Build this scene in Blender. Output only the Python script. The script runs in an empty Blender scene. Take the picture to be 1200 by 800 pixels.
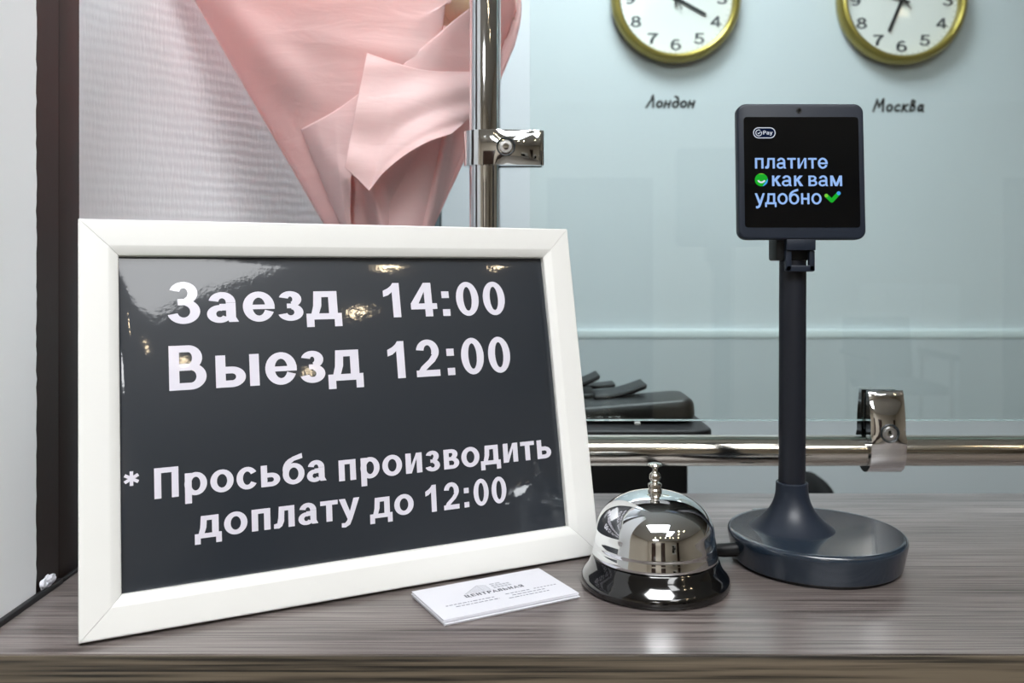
import bpy, bmesh, math, random
from mathutils import Vector, Matrix
from math import sin, cos, pi, radians, sqrt, atan2
random.seed(7)
S = bpy.context.scene
COL = S.collection

# ------------------------------------------------------------------ camera, exposure, lights
F, HY, CH = 1030.0, 310.5, 0.205          # focal length in px, horizon row, camera height above the counter top
cam_d = bpy.data.cameras.new('camera')
cam_d.sensor_width = 36.0
cam_d.lens = F / 1200 * 36
cam_d.shift_y = (HY - 400) / 1200
cam_d.clip_start = 0.01
cam_d.dof.use_dof = True
cam_d.dof.focus_distance = 0.56
cam_d.dof.aperture_fstop = 11
cam = bpy.data.objects.new('camera', cam_d)
cam.location = (0, 0, CH)
cam.rotation_euler = (pi / 2, 0, 0)
COL.objects.link(cam)
S.camera = cam
S.view_settings.view_transform = 'Standard'
S.view_settings.look = 'None'
S.view_settings.gamma = 1
S.view_settings.use_curve_mapping = False
S.view_settings.exposure = 0.0
S.cycles.use_denoising = True
S.cycles.max_bounces = 10
S.cycles.transparent_max_bounces = 16
S.cycles.sample_clamp_indirect = 6
w = bpy.data.worlds.new('world'); S.world = w; w.use_nodes = True
w.node_tree.nodes['Background'].inputs[0].default_value = (.8, .9, 1, 1)
w.node_tree.nodes['Background'].inputs[1].default_value = 0.05
ZF, ZC = -1.10, 1.60                       # floor and ceiling
LOBBY_PANEL, OFFICE_PANEL, SPOT = 18.5, 28.0, 80.0
LOBBY_COL, OFFICE_COL, SPOT_COL = (.975, .988, 1.0), (.86, .955, 1.0), (1.0, .80, .52)

def at(px, py, D):
    return Vector(((px - 600) / F * D, D, CH + (HY - py) / F * D))

# ------------------------------------------------------------------ materials
def lin(c):
    r = []
    for v in c[:3]:
        v /= 255.0
        r.append(v / 12.92 if v <= .04045 else ((v + .055) / 1.055) ** 2.4)
    return (*r, 1.0)

def newmat(name):
    m = bpy.data.materials.new(name); m.use_nodes = True
    nt = m.node_tree
    return m, nt, nt.nodes['Principled BSDF']

def mat(name, rgb, rough=.5, metal=0.0, coat=0.0, coat_rough=.05, bump=None, var=0.0, spec=.5, emit=0.0, trans=0.0):
    m, nt, b = newmat(name)
    b.inputs['Base Color'].default_value = lin(rgb)
    b.inputs['Roughness'].default_value = rough
    b.inputs['Metallic'].default_value = metal
    b.inputs['Coat Weight'].default_value = coat
    b.inputs['Coat Roughness'].default_value = coat_rough
    b.inputs['Specular IOR Level'].default_value = spec
    b.inputs['Transmission Weight'].default_value = trans
    if emit:
        b.inputs['Emission Color'].default_value = lin(rgb)
        b.inputs['Emission Strength'].default_value = emit
    tc = nt.nodes.new('ShaderNodeTexCoord')
    if var:
        n = nt.nodes.new('ShaderNodeTexNoise'); n.inputs['Scale'].default_value = 9; n.inputs['Detail'].default_value = 5
        nt.links.new(tc.outputs['Object'], n.inputs['Vector'])
        mx = nt.nodes.new('ShaderNodeMix'); mx.data_type = 'RGBA'
        a = lin(rgb)
        mx.inputs[6].default_value = tuple(x * (1 - var) for x in a[:3]) + (1,)
        mx.inputs[7].default_value = tuple(min(1, x * (1 + var)) for x in a[:3]) + (1,)
        nt.links.new(n.outputs['Fac'], mx.inputs[0]); nt.links.new(mx.outputs[2], b.inputs['Base Color'])
    if bump:
        sc, st, dist = bump
        n = nt.nodes.new('ShaderNodeTexNoise'); n.inputs['Scale'].default_value = sc; n.inputs['Detail'].default_value = 3
        nt.links.new(tc.outputs['Object'], n.inputs['Vector'])
        bp = nt.nodes.new('ShaderNodeBump'); bp.inputs['Strength'].default_value = st; bp.inputs['Distance'].default_value = dist
        nt.links.new(n.outputs['Fac'], bp.inputs['Height']); nt.links.new(bp.outputs['Normal'], b.inputs['Normal'])
        if coat: nt.links.new(bp.outputs['Normal'], b.inputs['Coat Normal'])
    return m

def wood(name, dark, light, rough, scale, coat=0.0):
    """laminate with fine grain running along x"""
    m, nt, b = newmat(name)
    tc = nt.nodes.new('ShaderNodeTexCoord')
    def noise(vec, sc, det, dist=0):
        mp = nt.nodes.new('ShaderNodeMapping'); mp.inputs['Scale'].default_value = vec
        nt.links.new(tc.outputs['Object'], mp.inputs['Vector'])
        n = nt.nodes.new('ShaderNodeTexNoise'); n.inputs['Scale'].default_value = sc
        n.inputs['Detail'].default_value = det; n.inputs['Distortion'].default_value = dist
        nt.links.new(mp.outputs['Vector'], n.inputs['Vector']); return n.outputs['Fac']
    fine = noise((9, 640, 640), scale, 4)
    broad = noise((2.2, 60, 60), scale, 5, .8)
    patch = noise((2.2, 9, 9), scale, 2)
    def math_(op, a, bb):
        n = nt.nodes.new('ShaderNodeMath'); n.operation = op
        for i, v in enumerate((a, bb)):
            if isinstance(v, float): n.inputs[i].default_value = v
            else: nt.links.new(v, n.inputs[i])
        return n.outputs[0]
    s = math_('ADD', math_('MULTIPLY', fine, .72), math_('MULTIPLY', broad, .28))
    s = math_('ADD', s, math_('MULTIPLY', patch, .14))
    r = nt.nodes.new('ShaderNodeValToRGB')
    r.color_ramp.elements[0].position = .44; r.color_ramp.elements[0].color = lin(dark)
    r.color_ramp.elements[1].position = .66; r.color_ramp.elements[1].color = lin(light)
    nt.links.new(s, r.inputs[0]); nt.links.new(r.outputs[0], b.inputs['Base Color'])
    b.inputs['Roughness'].default_value = rough
    b.inputs['Coat Weight'].default_value = coat; b.inputs['Coat Roughness'].default_value = .25
    bp = nt.nodes.new('ShaderNodeBump'); bp.inputs['Strength'].default_value = .25; bp.inputs['Distance'].default_value = .0006
    nt.links.new(fine, bp.inputs['Height']); nt.links.new(bp.outputs['Normal'], b.inputs['Normal'])
    return m

def wallpaper_mat():
    m, nt, b = newmat('ribbed_wallpaper')
    b.inputs['Base Color'].default_value = lin((238, 238, 242))
    b.inputs['Roughness'].default_value = .55
    tc = nt.nodes.new('ShaderNodeTexCoord')
    mp = nt.nodes.new('ShaderNodeMapping'); mp.inputs['Scale'].default_value = (9, 9, 9)
    nt.links.new(tc.outputs['Object'], mp.inputs['Vector'])
    wv = nt.nodes.new('ShaderNodeTexWave'); wv.bands_direction = 'Z'
    wv.inputs['Scale'].default_value = 3.3; wv.inputs['Distortion'].default_value = 2.2
    wv.inputs['Detail'].default_value = 2; wv.inputs['Detail Scale'].default_value = 1.2
    nt.links.new(mp.outputs['Vector'], wv.inputs['Vector'])
    m2 = nt.nodes.new('ShaderNodeMapping'); m2.inputs['Scale'].default_value = (420, 420, 60)
    nt.links.new(tc.outputs['Object'], m2.inputs['Vector'])
    n2 = nt.nodes.new('ShaderNodeTexNoise'); n2.inputs['Scale'].default_value = 1; n2.inputs['Detail'].default_value = 2
    nt.links.new(m2.outputs['Vector'], n2.inputs['Vector'])
    b1 = nt.nodes.new('ShaderNodeBump'); b1.inputs['Strength'].default_value = .13; b1.inputs['Distance'].default_value = .0012
    nt.links.new(wv.outputs['Fac'], b1.inputs['Height'])
    b2 = nt.nodes.new('ShaderNodeBump'); b2.inputs['Strength'].default_value = .35; b2.inputs['Distance'].default_value = .0007
    nt.links.new(n2.outputs['Fac'], b2.inputs['Height']); nt.links.new(b1.outputs['Normal'], b2.inputs['Normal'])
    nt.links.new(b2.outputs['Normal'], b.inputs['Normal'])
    return m

def glass_mat(name, tint, refl=1.0, ior=1.45):
    m = bpy.data.materials.new(name); m.use_nodes = True
    nt = m.node_tree; nt.nodes.remove(nt.nodes['Principled BSDF'])
    out = nt.nodes['Material Output']
    t = nt.nodes.new('ShaderNodeBsdfTransparent'); t.inputs[0].default_value = lin(tint)
    g = nt.nodes.new('ShaderNodeBsdfGlossy'); g.inputs['Roughness'].default_value = .0
    f = nt.nodes.new('ShaderNodeFresnel'); f.inputs[0].default_value = ior
    mu = nt.nodes.new('ShaderNodeMath'); mu.operation = 'MULTIPLY'; mu.inputs[1].default_value = refl
    nt.links.new(f.outputs[0], mu.inputs[0])
    x = nt.nodes.new('ShaderNodeMixShader')
    nt.links.new(mu.outputs[0], x.inputs[0]); nt.links.new(t.outputs[0], x.inputs[1]); nt.links.new(g.outputs[0], x.inputs[2])
    nt.links.new(x.outputs[0], out.inputs[0])
    return m

def paper_mat(name, rgb, trans):
    m = bpy.data.materials.new(name); m.use_nodes = True
    nt = m.node_tree; b = nt.nodes['Principled BSDF']; out = nt.nodes['Material Output']
    b.inputs['Base Color'].default_value = lin(rgb); b.inputs['Roughness'].default_value = .42
    tr = nt.nodes.new('ShaderNodeBsdfTranslucent'); tr.inputs[0].default_value = lin(trans)
    x = nt.nodes.new('ShaderNodeMixShader'); x.inputs[0].default_value = .34
    nt.links.new(b.outputs[0], x.inputs[1]); nt.links.new(tr.outputs[0], x.inputs[2]); nt.links.new(x.outputs[0], out.inputs[0])
    tc = nt.nodes.new('ShaderNodeTexCoord')
    mp = nt.nodes.new('ShaderNodeMapping'); mp.inputs['Scale'].default_value = (14, 14, 60); mp.inputs['Rotation'].default_value = (0, .35, 0)
    nt.links.new(tc.outputs['Object'], mp.inputs['Vector'])
    n = nt.nodes.new('ShaderNodeTexNoise'); n.inputs['Scale'].default_value = 1.2; n.inputs['Detail'].default_value = 3; n.inputs['Distortion'].default_value = .8
    nt.links.new(mp.outputs['Vector'], n.inputs['Vector'])
    bp = nt.nodes.new('ShaderNodeBump'); bp.inputs['Strength'].default_value = .25; bp.inputs['Distance'].default_value = .004
    nt.links.new(n.outputs['Fac'], bp.inputs['Height']); nt.links.new(bp.outputs['Normal'], b.inputs['Normal'])
    return m

def emit_mat(name, col, strength):
    m = bpy.data.materials.new(name); m.use_nodes = True
    nt = m.node_tree; nt.nodes.remove(nt.nodes['Principled BSDF'])
    e = nt.nodes.new('ShaderNodeEmission'); e.inputs[0].default_value = (*col, 1); e.inputs[1].default_value = strength
    nt.links.new(e.outputs[0], nt.nodes['Material Output'].inputs[0])
    return m

def scr(name, rgb, st=1.0): return emit_mat(name, lin(rgb)[:3], st)

def sheet_mat(name, rgb):
    """print under a slightly wavy clear plastic cover"""
    m, nt, b = newmat(name)
    b.inputs['Base Color'].default_value = lin(rgb)
    b.inputs['Roughness'].default_value = .45; b.inputs['Specular IOR Level'].default_value = .3
    b.inputs['Coat Weight'].default_value = 1.0; b.inputs['Coat Roughness'].default_value = .045; b.inputs['Coat IOR'].default_value = 1.5
    tc = nt.nodes.new('ShaderNodeTexCoord')
    n = nt.nodes.new('ShaderNodeTexNoise'); n.inputs['Scale'].default_value = 8; n.inputs['Detail'].default_value = 0
    nt.links.new(tc.outputs['Object'], n.inputs['Vector'])
    b1 = nt.nodes.new('ShaderNodeBump'); b1.inputs['Strength'].default_value = .5; b1.inputs['Distance'].default_value = .0011
    nt.links.new(n.outputs['Fac'], b1.inputs['Height'])
    n2 = nt.nodes.new('ShaderNodeTexNoise'); n2.inputs['Scale'].default_value = 260; n2.inputs['Detail'].default_value = 3
    nt.links.new(tc.outputs['Object'], n2.inputs['Vector'])
    b2 = nt.nodes.new('ShaderNodeBump'); b2.inputs['Strength'].default_value = .10; b2.inputs['Distance'].default_value = .0003
    nt.links.new(n2.outputs['Fac'], b2.inputs['Height']); nt.links.new(b1.outputs['Normal'], b2.inputs['Normal'])
    nt.links.new(b2.outputs['Normal'], b.inputs['Coat Normal'])
    return m

M = dict(
    white_frame=mat('white_frame_lacquer', (219, 219, 216), .38, bump=(60, .05, .0008)),
    backing=mat('grey_backing_board', (120, 110, 98), .8, var=.1),
    sheet=sheet_mat('slate_print', (35, 40, 47)),
    sheet_text=sheet_mat('pale_print', (212, 209, 220)),
    top=wood('counter_laminate', (56, 49, 47), (126, 117, 114), .34, 1.0, .35),
    edge=wood('edge_laminate', (26, 23, 18), (96, 86, 72), .45, 1.0),
    front=wood('front_laminate', (80, 70, 62), (120, 108, 98), .45, 1.0),
    white_wall=mat('white_wall_panel', (232, 233, 234), .5, var=.02),
    wenge=mat('wenge_trim', (36, 25, 22), .48, var=.25, bump=(90, .1, .001)),
    black_strip=mat('black_rubber_strip', (18, 18, 20), .5),
    chip=mat('white_plaster', (214, 214, 222), .6, bump=(300, .6, .002)),
    wallpaper=wallpaper_mat(),
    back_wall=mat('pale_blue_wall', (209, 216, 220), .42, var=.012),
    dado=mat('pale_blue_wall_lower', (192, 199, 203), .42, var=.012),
    ledge=mat('pale_ledge', (214, 224, 226), .4),
    end_grey=mat('blue_grey_edge', (120, 140, 148), .5),
    black=mat('black_plastic', (8, 8, 9), .42, spec=.35),
    black_matte=mat('black_matte_plastic', (10, 11, 13), .5, spec=.35),
    black_gloss=mat('black_gloss_enamel', (4, 4, 5), .12, coat=1.0),
    chrome=mat('chrome', (226, 228, 230), .045, 1.0),
    chrome2=mat('brushed_steel', (196, 192, 184), .12, 1.0),
    nickel=mat('nickel', (205, 200, 190), .16, 1.0),
    steel_dull=mat('dull_steel', (205, 205, 205), .32, 1.0),
    glass=glass_mat('clear_glass', (250, 254, 253), 1.5),
    glass_edge=mat('glass_edge', (196, 226, 226), .15, coat=1),
    rubber=mat('dark_gasket', (26, 34, 38), .4),
    term=mat('slate_plastic', (26, 33, 45), .42, coat=.08, coat_rough=.2, spec=.32, bump=(900, .04, .0004)),
    term_gloss=mat('slate_gloss_plastic', (29, 40, 52), .26, coat=.6, coat_rough=.06),
    term_dark=mat('dark_slate_plastic', (22, 25, 33), .42, spec=.35),
    screen=mat('black_screen_glass', (4, 5, 7), .12, coat=.4, coat_rough=.02, spec=.3),
    card=mat('white_card', (214, 214, 221), .6, bump=(800, .05, .0003)),
    ink=mat('grey_ink', (96, 98, 108), .6), ink2=mat('light_grey_ink', (170, 172, 180), .6),
    ink3=mat('mid_grey_ink', (130, 132, 142), .6),
    gold=mat('brass_paint', (158, 141, 66), .32, .7, coat=.3),
    dial=mat('white_dial', (232, 232, 228), .35, coat=.3),
    numeral=mat('charcoal_ink', (50, 56, 64), .6), hand=mat('black_hand', (22, 26, 32), .45),
    letter=mat('black_marker', (16, 18, 20), .6),
    pink=paper_mat('pink_paper', (248, 225, 224), (252, 192, 184)),
    pink_in=paper_mat('pink_paper_inner', (248, 222, 221), (252, 188, 179)),
    peach=paper_mat('peach_petals', (248, 232, 212), (248, 226, 200)),
    cream=paper_mat('cream_petals', (244, 238, 226), (240, 230, 210)),
    stem=mat('green_stem', (70, 100, 52), .6),
    lobby_wall=mat('beige_wall', (206, 196, 180), .6, var=.03),
    ceiling=mat('white_ceiling', (226, 226, 224), .7),
    floor=mat('grey_floor_tile', (132, 128, 122), .35, var=.08),
    door=mat('dark_door', (58, 40, 32), .4, var=.2),
    desk=mat('desk_laminate', (150, 140, 132), .45, var=.08),
    chair_dark=mat('dark_leatherette', (9, 9, 9), .75, spec=.2),
    cabinet=mat('white_cabinet', (236, 236, 232), .45),
    lamp_ring=mat('lamp_ring', (200, 200, 200), .3, .8),
    lobby_panel=emit_mat('lobby_panel_light', LOBBY_COL, LOBBY_PANEL),
    sign_glow_panel=emit_mat('sign_glow_panel_light', LOBBY_COL, 8.0),
    office_panel=emit_mat('office_panel_light', OFFICE_COL, OFFICE_PANEL),
    spot=emit_mat('spot_light', SPOT_COL, SPOT),
    scr_text=scr('screen_text_light', (150, 186, 240), 1.0),
    scr_white=scr('screen_white_light', (225, 232, 245), .9),
    scr_green=scr('screen_green_light', (30, 170, 45), 1.0),
    scr_lime=scr('screen_lime_light', (120, 200, 60), 1.0),
    scr_blue=scr('screen_blue_light', (70, 160, 225), 1.0),
    scr_navy=scr('screen_navy_light', (10, 22, 48), 1.0),
    clear=glass_mat('clear_plastic', (205, 215, 212), 1.5),
)

# ------------------------------------------------------------------ mesh helpers
class MB:
    def __init__(self): self.v = []; self.f = []; self.sm = []; self.mi = []
    def add(self, verts, faces, smooth=False, mx=None, mi=0):
        n = len(self.v)
        for p in verts:
            p = Vector(p); self.v.append(mx @ p if mx else p)
        for f in faces:
            self.f.append([n + i for i in f]); self.sm.append(smooth); self.mi.append(mi)
    def box(self, lo, hi, mx=None, bevel=0, seg=2, mi=0):
        bm = bmesh.new(); bmesh.ops.create_cube(bm, size=1)
        c = [(a + b) / 2 for a, b in zip(lo, hi)]; d = [b - a for a, b in zip(lo, hi)]
        for v in bm.verts: v.co = Vector((v.co.x * d[0] + c[0], v.co.y * d[1] + c[1], v.co.z * d[2] + c[2]))
        if bevel: bmesh.ops.bevel(bm, geom=bm.edges[:], offset=bevel, segments=seg, affect='EDGES', profile=.5)
        bmesh.ops.recalc_face_normals(bm, faces=bm.faces[:])
        self._bm(bm, mx, mi, bool(bevel))
    def _bm(self, bm, mx, mi, smooth):
        bm.verts.index_update()
        self.add([v.co for v in bm.verts], [[v.index for v in f.verts] for f in bm.faces], smooth, mx, mi); bm.free()
    def lathe(self, prof, n=64, mx=None, mi=0, cap0=True, cap1=True):
        vs = []; fs = []
        for r, z in prof:
            for k in range(n):
                a = 2 * pi * k / n; vs.append((r * cos(a), r * sin(a), z))
        for i in range(len(prof) - 1):
            for k in range(n):
                k2 = (k + 1) % n
                fs.append((i * n + k, i * n + k2, (i + 1) * n + k2, (i + 1) * n + k))
        if cap0: fs.append(tuple(range(n - 1, -1, -1)))
        if cap1: fs.append(tuple((len(prof) - 1) * n + k for k in range(n)))
        self.add(vs, fs, True, mx, mi)
    def tube(self, pts, r, n=16, mx=None, mi=0):
        pts = [Vector(p) for p in pts]
        rs = r if isinstance(r, (list, tuple)) else [r] * len(pts)
        vs = []; fs = []; up = None
        for i, p in enumerate(pts):
            t = (pts[min(i + 1, len(pts) - 1)] - pts[max(i - 1, 0)]).normalized()
            if up is None: up = Vector((0, 0, 1)) if abs(t.z) < .9 else Vector((0, 1, 0))
            a = t.cross(up).normalized(); up = a.cross(t).normalized()
            for k in range(n):
                an = 2 * pi * k / n; vs.append(p + (a * cos(an) + up * sin(an)) * rs[i])
        for i in range(len(pts) - 1):
            for k in range(n):
                k2 = (k + 1) % n; fs.append((i * n + k, (i + 1) * n + k, (i + 1) * n + k2, i * n + k2))
        fs.append(tuple(range(n))); fs.append(tuple((len(pts) - 1) * n + k for k in range(n - 1, -1, -1)))
        self.add(vs, fs, True, mx, mi)
    def prism(self, poly, d0, d1, mx=None, bevel=0, seg=3, mi=0):
        """polygon in local xy, extruded along z"""
        bm = bmesh.new()
        f = bm.faces.new([bm.verts.new((x, y, d0)) for x, y in poly])
        r = bmesh.ops.extrude_face_region(bm, geom=[f])
        for v in [g for g in r['geom'] if isinstance(g, bmesh.types.BMVert)]: v.co.z = d1
        bmesh.ops.recalc_face_normals(bm, faces=bm.faces[:])
        if bevel:
            es = [e for e in bm.edges if abs(e.verts[0].co.z - e.verts[1].co.z) < 1e-7]
            bmesh.ops.bevel(bm, geom=es, offset=bevel, segments=seg, affect='EDGES', profile=.5)
        self._bm(bm, mx, mi, True)
    def build(self, name, mats, parent=None, sharp=35, origin=None):
        me = bpy.data.meshes.new(name)
        if origin is not None:
            o = Vector(origin); self.v = [p - o for p in self.v]
        me.from_pydata([tuple(p) for p in self.v], [], self.f)
        me.polygons.foreach_set('use_smooth', self.sm)
        me.polygons.foreach_set('material_index', self.mi)
        for m in (mats if isinstance(mats, (list, tuple)) else [mats]): me.materials.append(m)
        me.update()
        if any(self.sm): me.set_sharp_from_angle(angle=radians(sharp))
        ob = bpy.data.objects.new(name, me); COL.objects.link(ob)
        if origin is not None: ob.location = origin
        if parent: ob.parent = parent
        return ob

def empty(name, loc, label, cat, group=None, mx=None):
    o = bpy.data.objects.new(name, None); COL.objects.link(o)
    o.empty_display_size = .02
    if mx is not None: o.matrix_world = mx
    else: o.location = loc
    return tag(o, label, cat, group)
def tag(o, label=None, cat=None, group=None, kind=None):
    if label: o['label'] = label
    if cat: o['category'] = cat
    if group: o['group'] = group
    if kind: o['kind'] = kind
    return o
def struct(o): o['kind'] = 'structure'; return o
def rrect(x0, y0, x1, y1, r, n=6):
    p = []
    for cx, cy, a0 in ((x1 - r, y0 + r, -90), (x1 - r, y1 - r, 0), (x0 + r, y1 - r, 90), (x0 + r, y0 + r, 180)):
        for k in range(n + 1):
            a = radians(a0 + 90 * k / n); p.append((cx + r * cos(a), cy + r * sin(a)))
    return p
XZ = Matrix(((1, 0, 0, 0), (0, 0, -1, 0), (0, 1, 0, 0), (0, 0, 0, 1)))   # local xy -> world xz, local z -> towards camera
def T(x, y, z): return Matrix.Translation((x, y, z))

# ------------------------------------------------------------------ drawn letters
def stroke(pts, w):
    """polyline of constant width as quads with round-free butt ends and filled joints"""
    out = []
    for (x0, y0), (x1, y1) in zip(pts, pts[1:]):
        L = math.hypot(x1 - x0, y1 - y0) or 1; nx, ny = -(y1 - y0) / L * w / 2, (x1 - x0) / L * w / 2
        out.append([(x0 + nx, y0 + ny), (x0 - nx, y0 - ny), (x1 - nx, y1 - ny), (x1 + nx, y1 + ny)])
    for (x, y) in pts[1:-1]:
        out.append([(x + w / 2 * cos(2 * pi * k / 12), y + w / 2 * sin(2 * pi * k / 12)) for k in range(12)])
    return out
def bar(x0, y0, x1, y1): return [[(x0, y0), (x1, y0), (x1, y1), (x0, y1)]]
def arc(cx, cy, rx, ry, wx, wy, a0=0, a1=360, n=None):
    n = n or max(8, int(abs(a1 - a0) / 9)); out = []
    ix, iy = rx - wx, ry - wy
    P = [(radians(a0 + (a1 - a0) * k / n)) for k in range(n + 1)]
    for a, b in zip(P, P[1:]):
        out.append([(cx + ix * cos(a), cy + iy * sin(a)), (cx + rx * cos(a), cy + ry * sin(a)),
                    (cx + rx * cos(b), cy + ry * sin(b)), (cx + ix * cos(b), cy + iy * sin(b))])
    return out
def glyph(ch, s, h, X):
    """polygons and advance of one letter; cap height 1, x-height X, stem s, thin stroke h"""
    g = []
    if ch == ' ': return g, .39
    if ch == '0': return arc(.39, .5, .325, .515, s, h), .78
    if ch == '1': return [[(.36, 1.0), (.53, 1.0), (.53, 0), (.53 - s, 0), (.53 - s, .735), (.22, .645), (.09, .60), (.09, .775), (.22, .845), (.31, .92)]], .78
    if ch == '2':
        g = arc(.38, .69, .31, .325, s, h, 172, -28)
        g += [[(.655, .54), (.50, .60), (.40, .46), (.18, .27), (.05, .06), (.05, 0), (.30, .17), (.42, .28), (.56, .40)]]
        return g + bar(.05, 0, .69, .175), .78
    if ch == '3':
        return arc(.36, .735, .28, .275, s, h, 165, -85) + arc(.36, .285, .31, .30, s, h, 85, -168) + bar(.27, .46, .42, .46 + h), .78
    if ch == '4':
        return bar(.62 - s, 0, .62, 1) + bar(.03, .215, .75, .215 + h * 1.1) + [[(.03, .215 + h * 1.1), (.62 - s, 1.0), (.62, 1.0), (.62 - s, .74), (.245, .215 + h * 1.1)], [(.03, .215), (.245, .215), (.245, .385), (.03, .385)]], .78
    if ch == '5':
        return bar(.17, 1 - h, .68, 1) + [[(.14, .44), (.14 + s * .9, .47), (.2 + s * .9, 1 - h), (.17, 1)]] + arc(.37, .325, .33, .34, s, h, 140, -165), .78
    if ch == '6':
        return arc(.39, .325, .325, .34, s, h) + arc(.42, .5, .355, .51, s, h, 55, 200), .78
    if ch == '7':
        return bar(.06, 1 - h * 1.1, .7, 1) + [[(.70, 1), (.70, .88), (.50, .60), (.40, .28), (.37, 0), (.37 - s, 0), (.21, .30), (.31, .58), (.47, .85)]], .78
    if ch == '8':
        return arc(.39, .745, .275, .27, s, h) + arc(.39, .28, .32, .295, s, h), .78
    if ch == '9':
        return arc(.39, .675, .325, .34, s, h) + arc(.36, .5, .355, .51, s, h, 20, -125), .78
    if ch == ':': return bar(.12, 0, .12 + s, .2) + bar(.12, X - .2, .12 + s, X), .46
    if ch == '*':
        for k in range(6):
            a = radians(90 + 60 * k); c = (.25, .77)
            g += stroke([c, (c[0] + .235 * cos(a), c[1] + .235 * sin(a))], .105)
        return g, .52
    if ch == 'З':
        return arc(.36, .735, .29, .28, s, h, 163, -80) + arc(.36, .285, .335, .30, s, h, 80, -165) + bar(.24, .44, .42, .44 + h), .80
    if ch == 'В':
        return bar(.1, 0, .1 + s, 1) + bar(.1, 1 - h, .5, 1) + bar(.1, .43, .52, .43 + h) + bar(.1, 0, .54, h) + arc(.49, .715, .28, .285, s, h, -90, 90) + arc(.53, .295, .32, .295, s, h, -90, 90), .95
    if ch == 'П': return bar(.1, 0, .1 + s, 1) + bar(.82 - s, 0, .82, 1) + bar(.1, 1 - h * 1.1, .82, 1), .92
    if ch == 'P': return bar(.1, 0, .1 + s, 1) + bar(.1, 1 - h, .5, 1) + bar(.1, .4, .5, .4 + h) + arc(.48, .7, .3, .3, s, h, -90, 90), .84
    if ch == 'Ц': return bar(.1, 0, .1 + s, 1) + bar(.72 - s, 0, .72, 1) + bar(.1, 0, .86, h) + bar(.74, -.2, .86, h), .95
    if ch == 'Е': return bar(.1, 0, .1 + s, 1) + bar(.1, 1 - h, .72, 1) + bar(.1, .43, .66, .43 + h) + bar(.1, 0, .74, h), .82
    if ch == 'Н': return bar(.1, 0, .1 + s, 1) + bar(.78 - s, 0, .78, 1) + bar(.1, .42, .78, .42 + h), .88
    if ch == 'Т': return bar(.03, 1 - h, .77, 1) + bar(.4 - s / 2, 0, .4 + s / 2, 1), .80
    if ch == 'Р': return glyph('P', s, h, X)
    if ch == 'А': return [[(.0, 0), (s, 0), (.42, .8), (.38, 1)], [(.84, 0), (.84 - s, 0), (.42, .8), (.46, 1)], [(.34, 1), (.5, 1), (.46, .72), (.38, .72)]] + bar(.18, .22, .66, .22 + h), .84
    if ch == 'Л': return bar(.72 - s, 0, .72, 1) + bar(.2, 1 - h, .72, 1) + [[(.2, 1), (.2 + s, 1), (.14 + s, .1), (.02, 0), (.02, h), (.14, .3)]], .82
    if ch == 'Ь': return bar(.1, 0, .1 + s, 1) + bar(.1, .47, .5, .47 + h) + bar(.1, 0, .5, h) + arc(.48, .305, .3, .31, s, h, -90, 90), .84
    if ch == 'Я': return bar(.74 - s, 0, .74, 1) + bar(.36, 1 - h, .74, 1) + bar(.36, .4, .74, .4 + h) + arc(.37, .7, .31, .3, s, h, 90, 270) + [[(.04, 0), (.04 + s, 0), (.55, .42), (.38, .42)]], .84
    # lower case
    st = bar
    if ch == 'а' or ch == 'a':
        g = st(.64 - s, .1, .64, .48) + [[(.64 - s, .12), (.64, .12), (.70, 0), (.70 - s, 0)]] + arc(.355, X - .25, .285, .265, s, h, 0, 168)
        return g + arc(.30, .205, .265, .22, s * .93, h * .9, 60, 330) + [[(.30, .425), (.30, .425 - h * .9), (.64 - s, .33), (.64 - s, .45)]] + bar(.30, .29, .64 - s * .5, .30 + h), .75
    if ch == 'е' or ch == 'e':
        return arc(.39, X / 2, .345, X / 2 + .015, s, h, 0, 338) + bar(.39 - .345 + s * .6, X / 2 - .065, .735, X / 2 + .05), .78
    if ch == 'з':
        return arc(.31, X - .195, .255, .21, s, h * .9, 165, -80) + arc(.31, .205, .285, .22, s, h * .9, 80, -165) + bar(.23, X / 2 - .06, .37, X / 2 + .06), .66
    if ch == 'д':
        return bar(0, 0, .82, h) + bar(0, -.19, s * .85, h) + bar(.82 - s * .85, -.19, .82, h) + bar(.73 - s, 0, .73, X) + bar(.19, X - h, .73, X) + [[(.19, X), (.19 + s * .9, X), (.17 + s * .9, .35), (.26, .05), (.09, .05), (.165, .35)]], .85
    if ch == 'ь' or ch == 'ы':
        g = bar(.09, 0, .09 + s, X) + bar(.09, .47 - h, .44, .47) + bar(.09, 0, .44, h) + arc(.42, .235, .295, .235, s, h, -90, 90)
        if ch == 'ь': return g, .76
        return g + bar(.80, 0, .80 + s, X), 1.09
    if ch == 'о' or ch == 'o': return arc(.41, X / 2, .365, X / 2 + .015, s, h), .82
    if ch == 'п': return bar(.09, 0, .09 + s, X) + bar(.69 - s, 0, .69, X) + bar(.09, X - h, .69, X), .78
    if ch == 'р': return bar(.09, -.27, .09 + s, X) + arc(.42, X / 2, .345, X / 2 + .015, s, h), .82
    if ch == 'с': return arc(.39, X / 2, .345, X / 2 + .015, s, h, 32, 328), .74
    if ch == 'б': return arc(.41, .355, .365, .37, s, h) + arc(.47, .50, .425, .44, s, h, 105, 185) + [[(.36, .94), (.36, .94 - h), (.72, 1.0 - h * .8), (.70, 1.05)]], .82
    if ch == 'и': return bar(.09, 0, .09 + s, X) + bar(.71 - s, 0, .71, X) + [[(.09 + s * .7, 0), (.09 + s, 0), (.71 - s * .8, X), (.71 - s, X), (.09 + s * .6, .12)], [(.09 + s * .6, 0), (.09 + s * 1.05, 0), (.71 - s * .6, X), (.71 - s * 1.05, X)]], .80
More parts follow.
